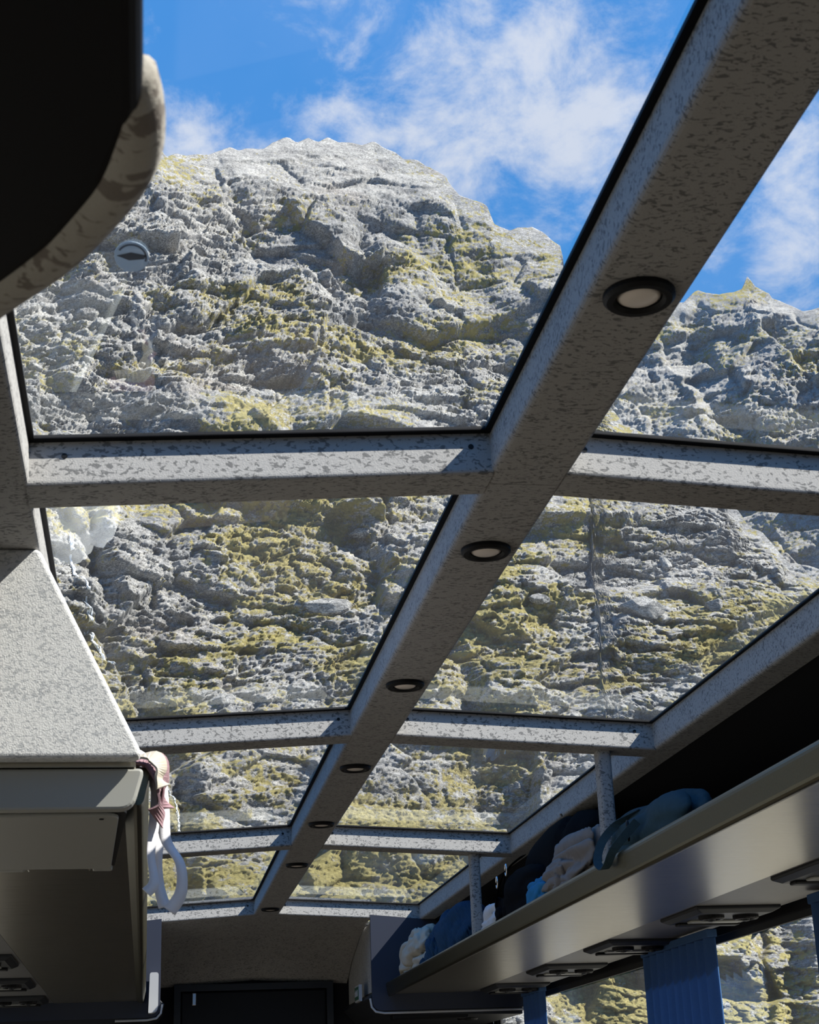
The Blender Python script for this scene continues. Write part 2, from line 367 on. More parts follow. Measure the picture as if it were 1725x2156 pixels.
# ------------------------------------------------------------------ mountains and ground outside
def soft(a, n):
    for _ in range(n):
        a = a.copy(); a[1:-1] = (a[:-2] + 2 * a[1:-1] + a[2:]) / 4; a[:, 1:-1] = (a[:, :-2] + 2 * a[:, 1:-1] + a[:, 2:]) / 4
    return a
def terrain(name, ridge, prof, phi0, phi1, el0, nc, nr, seed, sc, vegtop, label, cat, yawk=0.6):
    rp = np.array(ridge); pr = np.array(prof)
    phi = np.linspace(phi0, phi1, nc)
    dense = np.linspace(pr[0, 0], pr[-1, 0], 200); rr = np.interp(dense, pr[:, 0], pr[:, 1])
    k = np.ones(31) / 31; rr = np.convolve(np.pad(rr, 15, mode='reflect', reflect_type='odd'), k, 'valid')
    top = np.interp(phi, rp[:, 0], rp[:, 1])
    jit = sum((_h(np.floor(phi / w_ + 0.4 * k_).astype(np.int64), np.full(nc, k_, np.int64), seed) - 0.5) * a_ for k_, (w_, a_) in enumerate(((0.019, 0.006), (0.008, 0.004))))
    top = top + np.convolve(np.pad(jit, 5, mode='edge'), np.ones(11) / 11, 'valid')      # broken crest blocks
    t = np.linspace(0, 1, nr)
    el = el0 + (top[None, :] - el0) * t[:, None]
    ph = np.broadcast_to(phi[None, :], el.shape)
    r = np.interp(el, dense, rr) * np.exp(yawk * (ph - 0.12))
    z = r * np.tan(el)
    R0 = pr[len(pr) // 2, 1] * 1.15
    s = ph * R0
    q = np.interp(el, dense, np.concatenate([[0], np.cumsum(np.hypot(np.diff(rr), np.diff(rr * np.tan(dense))))]))
    s = s / sc; q = q / sc
    edge = np.clip((1 - t)[:, None] * 9, 0.12, 1) * np.ones_like(s)
    wx = s + 9 * (fbm2(s / 40, q / 40, seed + 3, 3) - 0.5); wq = q + 9 * (fbm2(s / 40, q / 40, seed + 4, 3) - 0.5) + 0.16 * s
    rockiness = np.clip((fbm2(s / 45, q / 30, seed + 60, 4) - 0.38) * 5, 0.3, 1.0) * np.clip(edge + .25, 0, 1)
    h = (fbm2(s / 95, q / 150, seed, 3) - 0.5) * 32 * edge
    f1, b1 = facet(wx / 46, wq / 30, seed + 100, 1.0, 0.7); h = h + soft(f1, 4) * 9 * edge
    f2, b2 = facet(wx / 19, wq / 11, seed + 200, 1.5, 0.9); h = h + soft(f2, 2) * 3.2 * np.maximum(edge, .5)
    jx = (fbm2(s / 3, q / 3, seed + 31, 3) - 0.5) * 2.2; jq = (fbm2(s / 3, q / 3, seed + 32, 3) - 0.5) * 2.2
    f3, b3 = facet((wx + jx) / 8 + f2 * .4, (wq + jq) / 4.2, seed + 300, 1.7, 0.5); h = h + soft(f3, 1) * 1.5 * rockiness
    f4, b4 = facet((wx + jx * .5) / 3.2, (wq + jq * .5) / 1.6 + f3 * .3, seed + 400, 2.2, 0.5); h = h + f4 * 0.72 * rockiness * np.interp(el, [0, 0.28, 0.42], [0.6, 0.65, 1.0])
    f5, b5 = facet(s / 1.4, wq / 0.9, seed + 500, 2.0, 0.5); h = h + f5 * 0.32 * np.clip(edge + .3, 0, 1)
    calm = np.interp(el, [0, 0.28, 0.42], [0.45, 0.5, 1.0])
    h = h - np.clip(1 - b2 * 7, 0, 1) * 1.1 - (np.clip(1 - b3 * 6, 0, 1) * 0.8 + np.clip(1 - b4 * 4.5, 0, 1) * 0.6 * calm) * rockiness - np.clip(1 - b5 * 3.5, 0, 1) * 0.18 * calm
    h = h + (fbm2(s / 12, q / 9, seed + 600, 5, 0.55) - 0.5) * 5
    rav = np.abs(fbm2(s / 60 + q / 260, q / 190, seed + 700, 4) - 0.5); h = h - np.clip(1 - rav * 16, 0, 1) * 6 * edge
    # vegetation: on the gentler, lower slope
    vz = fbm2(s / 26, q / 17, seed + 800, 5, 0.55)
    vg = np.interp(el, [0, vegtop * .45, vegtop * .8, vegtop, vegtop * 1.7], [0.54, 0.54, 0.50, 0.34, 0.24])
    veg = np.clip(vg + (vz - 0.5) * 1.45 - np.clip(f3, -.5, .5) * 0.15, 0, 1)
    scr = fbm2(s / 1.1, q / 1.0, seed + 900, 2)
    h = h + np.clip(veg - 0.45, 0, 0.3) * (scr - 0.3) * 2.0
    fade = np.clip((1 - t) * 25, 0, 1)[:, None]; h = (h * fade + (fbm2(s / 20, q / 20, seed + 77, 3) - 0.5) * 5 * (1 - fade)) * sc
    a = np.full(el.shape, -0.05)
    nx, ny, nz = -np.sin(ph - yawk * .3) * np.cos(a), -np.cos(ph - yawk * .3) * np.cos(a), np.sin(a)
    X = r * np.sin(ph) + nx * h; Y = r * np.cos(ph) + ny * h; Z = z + nz * h
    # back side of the crest
    for kb in range(1, 5):
        X = np.vstack([X, X[nr - 1] + np.sin(phi) * kb * kb * 9]); Y = np.vstack([Y, Y[nr - 1] + np.cos(phi) * kb * kb * 9]); Z = np.vstack([Z, Z[nr - 1] - kb * kb * 3.5])
        veg = np.vstack([veg, veg[nr - 1]])
    n_r = nr + 4
    base = np.array([0, pr[0, 1], -3.0])
    V = np.stack([X, Y, Z], -1).reshape(-1, 3); Vl = V - base
    idx = np.arange(n_r * nc).reshape(n_r, nc)
    Fq = np.stack([idx[:-1, :-1], idx[:-1, 1:], idx[1:, 1:], idx[1:, :-1]], -1).reshape(-1, 4)
    me = bpy.data.meshes.new(name); me.vertices.add(len(V)); me.vertices.foreach_set('co', Vl.astype(np.float32).ravel())
    nf = len(Fq); me.loops.add(nf * 4); me.polygons.add(nf)
    me.loops.foreach_set('vertex_index', Fq.astype(np.int32).ravel()); me.polygons.foreach_set('loop_start', np.arange(0, nf * 4, 4, dtype=np.int32))
    me.update(calc_edges=True)
    at = me.attributes.new('veg', 'FLOAT', 'POINT'); at.data.foreach_set('value', veg.astype(np.float32).ravel())
    me.materials.append(MATS['rock'])
    o = bpy.data.objects.new(name, me); COL.objects.link(o); o.location = (base[0], base[1], base[2] + CZ)
    tag(o, label, cat)
    return V.reshape(n_r, nc, 3), phi, el

RIDGE = [(-0.3, 0.555), (-0.2104, 0.5575), (-0.1157, 0.5704), (-0.0663, 0.5761), (-0.0054, 0.5836), (0.029, 0.587), (0.0429, 0.5902), (0.069, 0.5879), (0.0778, 0.5895), (0.0883, 0.5924), (0.106, 0.5958),
         (0.1235, 0.5923), (0.1481, 0.5905), (0.1586, 0.5865), (0.1758, 0.5791), (0.1949, 0.5746), (0.2067, 0.5668), (0.2148, 0.5577), (0.2266, 0.5527), (0.2349, 0.5479), (0.2394, 0.5389), (0.2511, 0.5337),
         (0.2665, 0.534), (0.2731, 0.5306), (0.286, 0.5222), (0.2875, 0.5133), (0.2881, 0.4912), (0.2959, 0.449), (0.3125, 0.4177), (0.3451, 0.3907), (0.3736, 0.3639), (0.3978, 0.3346), (0.4136, 0.3151),
         (0.4332, 0.2938), (0.4653, 0.2624), (0.5289, 0.2206), (0.62, 0.18)]
PROF = [(-0.05, 190), (0.035, 212), (0.17, 256), (0.31, 316), (0.44, 375), (0.62, 445)]
GRID, PHI, EL = terrain('mountain', RIDGE, PROF, -0.17, 0.53, 0.02, 1240, 900, 7, 1.0, 0.36,
                        'huge sunlit grey rock mountain with yellow-green scrub seen through the glass roof', 'mountain')
RIDGE2 = [(0.2, 0.47), (0.2736, 0.4983), (0.3223, 0.4821), (0.368, 0.4772), (0.3788, 0.4841), (0.4013, 0.4812), (0.4082, 0.4844), (0.4131, 0.490), (0.4177, 0.4831), (0.4262, 0.479), (0.4279, 0.4752), (0.438, 0.4679),
          (0.4467, 0.4622), (0.4578, 0.4626), (0.4812, 0.4612), (0.528, 0.4644), (0.62, 0.439)]
PROF2 = [(0.1, 520), (0.25, 640), (0.40, 760), (0.52, 860)]
terrain('rocky_ridge', RIDGE2, PROF2, 0.22, 0.56, 0.18, 480, 440, 51, 1.7, 0.20, 'more distant blue-grey rocky ridge with a small spire, right of the ceiling beam', 'mountain', 0.25)

def surf(phi, el):
    i = int(np.argmin(np.abs(PHI - phi))); j = int(np.argmin(np.abs(EL[:, i] - el))); return j, i
box('ground', -700, 700, -300, 130, -3.6, -3.2, MATS['ground'])
tag(bpy.data.objects['ground'], kind='structure')

def boulder(phi, el, size, seed, label, sq=(1, 0.9, 0.75)):
    j, i = surf(phi, el); c = GRID[j, i] + np.array([0, -0.25 * size, 0.2 * size])
    import bmesh
    bm = bmesh.new(); bmesh.ops.create_icosphere(bm, subdivisions=4, radius=1.0)
    P = np.array([v.co[:] for v in bm.verts]); Fc = [[v.index for v in f.verts] for f in bm.faces]; bm.free()
    rng = np.random.RandomState(seed); N = rng.normal(size=(16, 3)); N /= np.linalg.norm(N, axis=1)[:, None]; D = rng.uniform(0.55, 0.9, 16)
    for nn, dd in zip(N, D):
        k = P @ nn; P = P - np.outer(np.maximum(k - dd, 0), nn)
    P *= 1 + (vn3(P * 3.1 + seed, seed)[:, None] - 0.5) * 0.14
    P = P * np.array(sq) * size + c
    o = mesh('boulder', P, Fc, MATS['rock']); tag(o, label, 'boulder', 'boulders on the mountain slope')
boulder(0.1365, 0.3471, 2.6, 1, 'grey angular boulder alone on the grassy slope left of the second downlight', (1.25, 0.9, 0.62))
boulder(0.3153, 0.2829, 4.6, 2, 'large pinkish leaning boulder on the right slope, largest below the smooth slab', (1.15, 0.9, 0.8))
boulder(0.332, 0.2958, 2.0, 3, 'small dark boulder just above the large leaning boulder', (0.8, 0.9, 1.0))
boulder(0.3354, 0.314, 2.3, 4, 'upright dark boulder on the smooth slab, highest of the right slope boulders', (0.8, 0.9, 1.0))
boulder(0.3611, 0.282, 2.3, 5, 'boulder on the right slope nearest the right-hand roof rail', (1.2, 0.9, 0.8))
boulder(0.2479, 0.2935, 1.9, 6, 'low flat boulder on the slope just right of the ridge beam', (1.4, 0.9, 0.6))
boulder(0.1132, 0.299, 3.4, 7, 'long tilted brown slab boulder on the slope in the middle left pane', (1.7, 0.8, 0.6))

def waterfall(pts, width, seed, label):
    rng = np.random.RandomState(seed); V = []; Fc = []; n = 170
    p = spline([(a, b, 0) for a, b in pts], n)
    for strand in range(3):
        L = []; off = (strand - 1) * 0.0012; wob = rng.uniform(0, 6)
        for k, (ph, el, _) in enumerate(p):
            j, i = surf(ph + off * math.sin(k / n * 5 + wob) + 0.0005 * math.sin(k * 0.21 + wob), el); L.append(GRID[j, i])
        L = np.array(L); kk = np.ones(3) / 3
        for a in range(3): L[1:-1, a] = np.convolve(L[:, a], kk, 'valid')
        o0 = len(V)
        for k, c in enumerate(L):
            w = width * (0.25 + 0.9 * abs(math.sin(k * 0.13 + seed + strand * 2)) * (0.5 + rng.rand())) / 2
            for dx, dy in ((-w, -0.3), (-w * .4, -0.7), (w * .4, -0.7), (w, -0.3)): V.append((c[0] + dx, c[1] + dy, c[2] + 0.15))
            if k:
                a = o0 + (k - 1) * 4; Fc += [(a + m, a + m + 1, a + m + 5, a + m + 4) for m in range(3)]
    o = mesh('waterfall', V, Fc, MATS['water'], smooth=True); tag(o, label, 'waterfall', 'thin waterfalls on the left slope')
waterfall([(-0.0565, 0.345), (-0.0514, 0.3252), (-0.0446, 0.3078), (-0.038, 0.2932), (-0.0332, 0.2845), (-0.024, 0.268)], 0.4, 2, 'thin white waterfall beside the left edge of the middle left roof pane')
waterfall([(0.000, 0.222), (0.0093, 0.2), (0.0184, 0.1854), (0.022, 0.175), (0.0265, 0.163)], 0.24, 5, 'thin white waterfall in the third left roof pane beside the hanging white straps')

# ------------------------------------------------------------------ coach shell
XC = 0.5323; WB = 0.0585; WT = 0.0643; ZT = 0.9175; ZB = 0.85
WR = 0.7018; ZR = 0.8834; WRB = 0.7052; ZRB = 0.8129; RO = 0.775
YB = [0.36, 2.051, 3.7407, 5.4132, 7.3875]; BD = 0.09
Y_BACK, Y_WALL = -2.6, 8.35
XL, XR = -0.70, 1.765
def zg(x): return ZT + (ZR - ZT) * (abs(x - XC) - WT) / (WR - WT)     # underside of the glass
def zb_(x): return ZB + (ZRB - ZB) * (abs(x - XC) - WB) / (WRB - WB)  # underside of the cross beams

ceiling = thing('ceiling', 'arched coach ceiling frame of speckled grey fabric beams around roof windows', 'ceiling', (XC, 3.5, ZB), kind='structure')

def rprof(pts, rad, n=5):
    """round the corners of a closed 2d polygon; rad per corner"""
    out = []; m = len(pts)
    for i in range(m):
        p = np.array(pts[i], float); a = np.array(pts[i - 1], float); b = np.array(pts[(i + 1) % m], float); r = rad[i]
        if r == 0: out.append(tuple(p)); continue
        u = (a - p) / np.linalg.norm(a - p); v = (b - p) / np.linalg.norm(b - p)
        for k in range(n + 1):
            t = k / n; out.append(tuple((1 - t) ** 2 * (p + u * r) + 2 * t * (1 - t) * p + t * t * (p + v * r)))
    return out
prof = rprof([(XC - WB, ZB), (XC + WB, ZB), (XC + 0.054, ZT + 0.004), (XC - 0.054, ZT + 0.004)], [0.012, 0.012, 0, 0])
cuts = [Y_BACK] + [y + BD / 2 for y in YB[1:4]] + [7.45]
for a, b in zip(cuts[:-1], cuts[1:]):
    V, Fc = ext_y(prof, a + 0.0008, b - 0.0008, 6); mesh('ridge_beam', V, Fc, MATS['fabric'], ceiling, smooth=False)
box('beam_cap', XC - 0.056, XC + 0.056, Y_BACK, 7.45, ZT + 0.0045, ZT + 0.016, MATS['gasket'], ceiling)
for sgn in (-1, 1):
    pr_ = [(XC + sgn * WRB, ZRB), (XC + sgn * (RO), ZRB), (XC + sgn * RO, ZR + 0.012), (XC + sgn * (WR + 0.008), ZR + 0.004)]
    pr_ = rprof(pr_, [0.012, 0.0, 0, 0])
    V, Fc = ext_y(pr_, Y_BACK, 7.45, 8); mesh('side_rail', V, Fc, MATS['fabric'], ceiling)
    for k, y in enumerate(YB):
        rings = []
        for x in np.linspace(XC + sgn * (WB - 0.004), XC + sgn * (WRB + 0.004), 9):
            zb2, zt2 = zb_(x) - 0.001, zg(x) + 0.003
            pf = rprof([(y, zb2), (y + BD, zb2), (y + BD - 0.012, zt2), (y + 0.015, zt2)], [0.008, 0.008, 0, 0])
            rings.append([(x, yy, zz) for yy, zz in pf])
        V, Fc = loft(rings); cb = mesh('cross_beam', V, Fc, MATS['fabric'], ceiling)
        for xs in (XC + sgn * 0.085, XC + sgn * (WRB - 0.045)):
            zz = zg(xs) - 0.024
            rg = [[(xs + r * math.cos(a), y + 0.0105 - d, zz + r * math.sin(a)) for a in np.linspace(0, 6.283, 8, endpoint=False)] for r, d in ((0.0045, 0), (0.004, 0.003))]
            V, Fc = loft(rg); mesh('screw', V, Fc, MATS['black_plastic'], cb)
# roof glass panes with a black border
wn = 0
ysp = [Y_BACK] + YB
for k in range(len(ysp) - 1):
    y0 = ysp[k] + (BD - 0.012 if k else 0); y1 = ysp[k + 1] + 0.015
    for sgn in (-1, 1):
        wn += 1
        xa, xb = XC + sgn * 0.054, XC + sgn * (WR + 0.008)
        za, zb3 = zg(xa), zg(xb)
        e0, e1 = 0.0005, 0.0065
        V = [(xa, y0, za + e0), (xb, y0, zb3 + e0), (xb, y1, zb3 + e0), (xa, y1, za + e0)]
        w = mesh('window_%d' % wn, V, [(0, 1, 2, 3)], MATS['roof_glass']); tag(w, kind='structure')
        m = MB(); th = 0.0045
        def strip(x0, x1, yy0, yy1):
            m.add([(x0, yy0, zg(x0) - 0.001), (x1, yy0, zg(x1) - 0.001), (x1, yy1, zg(x1) - 0.001), (x0, yy1, zg(x0) - 0.001),
                   (x0, yy0, zg(x0) + th), (x1, yy0, zg(x1) + th), (x1, yy1, zg(x1) + th), (x0, yy1, zg(x0) + th)], BOXF)
        xi0, xi1 = XC + sgn * WT, XC + sgn * WR
        strip(xa, xi0, y0, y1); strip(xi1, xb, y0, y1)
        strip(xi0, xi1, y0 - 0.004, y0 + 0.010); strip(xi0, xi1, ysp[k + 1], y1)
        m.build('gasket', MATS['gasket'], w)
# opaque roof and side linings beyond the rails
for sgn, xw, nm in ((-1, XL, 'wall_left'), (1, XR, 'wall_right')):
    xo = XC + sgn * RO
    wl = thing(nm, 'dark %s side wall of the coach with windows below the rack' % nm[5:], 'wall', (xw, 3, -CZ), kind='structure')
    prf = [(xo, ZR + 0.012), (xo - sgn * 0.03, ZR + 0.03), (xw + sgn * 0.03, 0.66), (xw + sgn * 0.03, 0.47), (xw, 0.47), (xw, 0.63), (xo, ZRB + 0.004)]
    if sgn < 0: prf = prf[::-1]
    V, Fc = ext_y(prf, Y_BACK, Y_WALL); mesh('upper_lining', V, Fc, MATS['dark_lining'], wl)
    box('lower_panel', min(xw, xw + sgn * .03), max(xw, xw + sgn * .03), Y_BACK, Y_WALL, -CZ, -0.35, MATS['wall_lining'], wl)
    ypl = [-1.6, 0.3, 2.05, 3.95, 5.5, 7.42, 8.3]
    for y in ypl: box('pillar', min(xw, xw + sgn * .03), max(xw, xw + sgn * .03), y - 0.045, y + 0.045, -0.35, 0.47, MATS['rubber'], wl)
    ye = [Y_BACK] + ypl
    for a, b in zip(ye[:-1], ye[1:]):
        wn += 1
        y0 = a + (0.045 if a != Y_BACK else 0); y1 = b - 0.045
        xg = xw + sgn * 0.018
        w = mesh('window_%d' % wn, [(xg, y0, -0.35), (xg, y1, -0.35), (xg, y1, 0.47), (xg, y0, 0.47)], [(0, 1, 2, 3)], MATS['side_glass']); tag(w, kind='structure')
        m = MB(); x0, x1 = min(xg - .006, xg + .006), max(xg - .006, xg + .006)
        m.box(x0, x1, y0, y1, 0.45, 0.47); m.box(x0, x1, y0, y0 + 0.02, -0.35, 0.45); m.box(x0, x1, y1 - 0.02, y1, -0.35, 0.45)
        m.build('window_seal', MATS['rubber'], w)
fl = box('floor', XL, XR, Y_BACK, Y_WALL, -CZ - 0.05, -CZ, MATS['carpet']); tag(fl, kind='structure')
bw = box('wall_back', XL, XR, Y_BACK - 0.04, Y_BACK, -CZ, 0.93, MATS['wall_lining']); tag(bw, kind='structure')

# far end: sloping fabric header, partition wall and dark door
fw = thing('wall_front', 'dark partition at the far end of the coach', 'wall', (XC, Y_WALL, -CZ), kind='structure')
box('partition', XL, XR, Y_WALL, Y_WALL + 0.04, -CZ, 0.9, MATS['dark_lining'], fw)
hv = []
for x in np.linspace(XC - 0.478, XC + 0.478, 9):
    zt2 = zb_(x) - 0.001; hv.append([(x, 7.40, zt2), (x, 7.47, zt2 - 0.004), (x, 7.8, zt2 - 0.045), (x, 8.12, zt2 - 0.125), (x, Y_WALL, zt2 - 0.215), (x, Y_WALL, zt2 + 0.1), (x, 7.40, zt2 + 0.085)])
V, Fc = loft([r[::-1] for r in hv]); mesh('header', V, Fc, MATS['fabric'], ceiling)
dr = box('door_1', 0.17, 0.90, Y_WALL - 0.03, Y_WALL, -CZ, 0.585, MATS['black_plastic'], bevel=0.008); tag(dr, kind='structure')
box('door_handle', 0.225, 0.245, Y_WALL - 0.045, Y_WALL - 0.03, 0.52, 0.60 - 0.02, MATS['chrome'], dr, bevel=0.003)
for a, b, c, d_ in ((0.135, 0.168, -CZ, 0.62), (0.902, 0.935, -CZ, 0.62), (0.168, 0.902, 0.588, 0.62)):
    box('door_frame', a, b, Y_WALL - 0.04, Y_WALL, c, d_, MATS['dark_plastic'], dr)

# ------------------------------------------------------------------ luggage racks
def vent(y, mir, label, group, par=None):
    """service panel with reading light and air nozzles under the rack; mir maps x"""
    t = thing('air_vent_panel', label, 'air vent', (mir(1.60), y, 0.46), group)
    yy0, yy1 = y - 0.165, y + 0.165
    xs = [mir(1.478), mir(1.722)]; x0, x1 = min(xs), max(xs)
    m = MB()
    V, Fc = loft([[(x0, yy0, 0.489), (x1, yy0, 0.489), (x1, yy1, 0.489), (x0, yy1, 0.489)], [(x0, yy0, 0.480), (x1, yy0, 0.480), (x1, yy1, 0.480), (x0, yy1, 0.480)],
                  [(x0 + .02, yy0 + .02, 0.470), (x1 - .02, yy0 + .02, 0.470), (x1 - .02, yy1 - .02, 0.470), (x0 + .02, yy1 - .02, 0.470)]])
    mesh('housing', V, [f[::-1] for f in Fc], MATS['dark_plastic'], t, bevel=0.003)
    box('slot', x0 + .03, x1 - .03, y + 0.085, y + 0.125, 0.462, 0.4705, MATS['black_plastic'], t, bevel=0.004)
    box('lamp_lens', x0 + .045, x1 - .045, y + 0.02, y + 0.06, 0.464, 0.4705, MATS['grey_plastic'], t, bevel=0.003)
    for xv in (mir(1.55), mir(1.65)):
        V, Fc = lathe([(0.036, 0.4702), (0.036, 0.463), (0.032, 0.459), (0.025, 0.459), (0.021, 0.465), (0.0, 0.465)], 20, xv, y - 0.075); nz = mesh('nozzle', V, [f[::-1] for f in Fc], MATS['black_plastic'], t, smooth=False)
        V, Fc = lathe([(0.012, 0.4655), (0.010, 0.455), (0.0, 0.453)], 12, xv, y - 0.075); mesh('nozzle_core', V, [f[::-1] for f in Fc], MATS['dark_plastic'], nz)

def rack(sgn, y0, y1, label, posts):
    mir = (lambda x: x) if sgn > 0 else (lambda x: 2 * XC - x)
    t = thing('luggage_rack', label, 'luggage rack', (mir(1.4), (y0 + y1) / 2, 0.45))
    lipp = rprof([(mir(1.078), 0.472), (mir(1.066), 0.537), (mir(1.096), 0.541), (mir(1.108), 0.500), (mir(1.108), 0.486)], [0.016, 0.014, 0.010, 0, 0])
    if sgn < 0: lipp = lipp[::-1]
    V, Fc = ext_y(lipp, y0 if sgn > 0 else 2.60, y1, 1); mesh('front_lip', V, Fc, MATS['lip_metal'], t)
    xs = sorted([mir(1.088), mir(1.463)]); box('underside_panel', xs[0], xs[1], y0, y1, 0.486, 0.494, MATS['brushed_metal'], t)
    xs = sorted([mir(1.466), mir(1.735)]); box('vent_strip', xs[0], xs[1], y0, y1, 0.488, 0.496, MATS['vent_panel'], t)
    xs = sorted([mir(1.109), mir(1.735)]); box('shelf', xs[0], xs[1], y0, y1, 0.4965, 0.507, MATS['dark_lining'], t)
    for y in posts:
        pp = rprof([(mir(1.116) - 0.018, y + 0.028), (mir(1.116) + 0.018, y + 0.028), (mir(1.116) + 0.018, y + 0.07), (mir(1.116) - 0.018, y + 0.07)], [0.012] * 4, 4)
        zt2 = zb_(mir(1.116)); V, Fc = loft([[(a, b, 0.49) for a, b in pp], [(a, b, zt2 - 0.0015) for a, b in pp]]); mesh('support_post', V, Fc, MATS['fabric'], t)
    # end panel
    xi, xo = mir(1.005), mir(1.72)
    ep = rprof([(xi, 0.415), (xo, 0.415), (xo, 0.60), (mir(1.30), 0.812), (mir(1.24), 0.815), (xi, 0.838)], [0.05, 0, 0, 0, 0, 0], 6)
    if sgn < 0: ep = ep[::-1]
    V, Fc = ext_y(ep, y1 + 0.002, y1 + 0.02); mesh('end_panel', V, Fc, MATS['navy_panel'], t)
    if sgn > 0: trp = [(1.722, 0.405), (1.06, 0.405), (1.02, 0.412), (1.002, 0.432), (0.996, 0.47)]
    else: trp = [(2 * XC - x, z) for x, z in [(1.2, 0.405), (1.06, 0.405), (1.02, 0.412), (1.002, 0.432), (0.996, 0.47)]]
    V, Fc = tube([(a, y1 + 0.008, b) for a, b in trp], 0.005, 6); mesh('end_trim', V, Fc, MATS['pale_plastic'], t)
    return t, mir
YE = 7.36
rr, ident = rack(1, -0.5, YE, 'long right-hand luggage rack with rounded metal lip and brushed metal underside', YB[2:4])
rl, mirr = rack(-1, 2.345, YE, 'left-hand luggage rack with brushed metal underside beyond the fabric bulkhead', [])
ordw = ['nearest', 'second', 'third', 'fourth', 'farthest']
for k in range(5):
    vent(3.52 + 0.88 * k if k < 4 else 7.08, ident, 'black air vent panel under the right rack, %s of five from the right edge' % ordw[k], 'vent panels under the right rack')
for k, y in enumerate((5.30, 6.18, 7.05)):
    vent(y, mirr, 'black air vent panel under the left rack, %s of three from the camera' % ('nearest', 'middle', 'farthest')[k], 'vent panels under the left rack')

# enclosed box beyond each rack end
def endbox(sgn, label):
    mir = (lambda x: x) if sgn > 0 else (lambda x: 2 * XC - x)
    t = thing('end_cabinet', label, 'cabinet', (mir(1.35), 7.85, 0.40))
    a = YE + 0.024; b = Y_WALL - 0.045
    xs = sorted([mir(1.014), mir(1.026)]); box('side_panel', xs[0], xs[1], a, b, 0.502, 0.808, MATS['fabric'], t)
    xs = sorted([mir(1.027), mir(1.31)]); box('top_panel', xs[0], xs[1], a, b, 0.795, 0.808, MATS['dark_lining'], t)
    pf = [(mir(0.985), 0.47), (mir(1.05), 0.40), (mir(1.70), 0.385), (mir(1.70), 0.50), (mir(1.015), 0.50)]
    if sgn < 0: pf = pf[::-1]
    V, Fc = ext_y(pf, a, b); mesh('base', V, Fc, MATS['dark_plastic'], t, bevel=0.004)
    xs = sorted([mir(1.10), mir(1.45)]); box('recess', xs[0], xs[1], a + 0.01, a + 0.10, 0.378, 0.402, MATS['black_plastic'], t, bevel=0.006)
    V, Fc = lathe([(0.05, 0.40), (0.05, 0.385), (0.045, 0.38), (0.03, 0.38), (0.028, 0.39), (0, 0.39)], 18, mir(1.50), a + 0.3); mesh('speaker_ring', V, [f[::-1] for f in Fc], MATS['black_plastic'], t)
    return t
eb = endbox(1, 'dark cabinet with speckled side at the far right end behind the rack')
el_ = endbox(-1, 'dark cabinet at the far left end behind the left rack')
# small framed sign on the right cabinet's side
sg = thing('notice', 'small green notice in a pale frame on the far right cabinet', 'sign', (0.975, 7.62, 0.44))
box('frame', 0.969, 0.983, 7.55, 7.70, 0.472, 0.545, MATS['pale_plastic'], sg)
box('face', 0.966, 0.970, 7.562, 7.688, 0.480, 0.537, mat('sign_green', (0.03, 0.10, 0.06), 0.5), sg)
for k in range(4): box('print_mark', 0.9645, 0.9662, 7.575 + k * 0.027, 7.593 + k * 0.027, 0.495, 0.524 - 0.006 * (k % 2), MATS['pale_plastic'], sg)
# pale corner cap on the left rack end
V, Fc = ext_y(rprof([(0.008, 0.43), (0.05, 0.43), (0.05, 0.60), (0.012, 0.60)], [0.004, 0.03, 0.012, 0.01]), 7.28, 7.352)
mesh('corner_cap', V, Fc, MATS['pale_plastic'], rl)

# ------------------------------------------------------------------ left bulkhead, monitor housing
YK = 2.33
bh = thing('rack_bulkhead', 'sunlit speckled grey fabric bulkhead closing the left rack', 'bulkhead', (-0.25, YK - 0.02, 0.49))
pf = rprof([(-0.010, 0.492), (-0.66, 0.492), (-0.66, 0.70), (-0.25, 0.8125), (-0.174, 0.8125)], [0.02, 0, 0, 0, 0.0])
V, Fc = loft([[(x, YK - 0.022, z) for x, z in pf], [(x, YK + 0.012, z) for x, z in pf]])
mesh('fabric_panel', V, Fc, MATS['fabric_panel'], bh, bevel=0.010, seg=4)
mh = thing('monitor_housing', 'grey folded monitor housing hanging under the left rack', 'monitor', (-0.2, 2.6, 0.42))
pf = rprof([(-0.026, 0.424), (-0.55, 0.424), (-0.55, 0.4845), (-0.010, 0.4845)], [0.02, 0, 0, 0.01])
V, Fc = loft([[(x, 2.345, z) for x, z in pf], [(x, 2.372, z) for x, z in pf]]); mesh('front_band', V, Fc, MATS['grey_plastic'], mh, bevel=0.004)
pf = rprof([(-0.034, 2.376), (-0.50, 2.376), (-0.50, 2.93), (-0.062, 2.93)], [0.03, 0, 0, 0.012])
V, Fc = loft([[(x, y, 0.4845) for x, y in pf], [(x, y, 0.428) for x, y in pf]]); mesh('back_shell', V, Fc, MATS['black_plastic'], mh)
pf = rprof([(-0.046, 2.386), (-0.49, 2.386), (-0.49, 2.915), (-0.068, 2.915)], [0.028, 0, 0, 0.012])
V, Fc = loft([[(x, y, 0.4275) for x, y in pf], [(x, y, 0.421) for x, y in pf]]); lid = mesh('lid', V, Fc, MATS['grey_plastic'], mh, bevel=0.002)
box('latch', -0.215, -0.105, 2.918, 2.945, 0.421, 0.436, MATS['brushed_metal'], mh, bevel=0.003)
box('hinge', -0.101, -0.066, 2.918, 2.945, 0.421, 0.436, MATS['grey_plastic'], mh, bevel=0.003)
box('hinge', -0.42, -0.22, 2.918, 2.945, 0.421, 0.436, MATS['grey_plastic'], mh, bevel=0.003)
V, Fc = lathe([(0.0035, 0.4212), (0.0035, 0.4195), (0, 0.4195)], 10, -0.072, 2.405); mesh('screw', V, [f[::-1] for f in Fc], MATS['black_plastic'], lid)

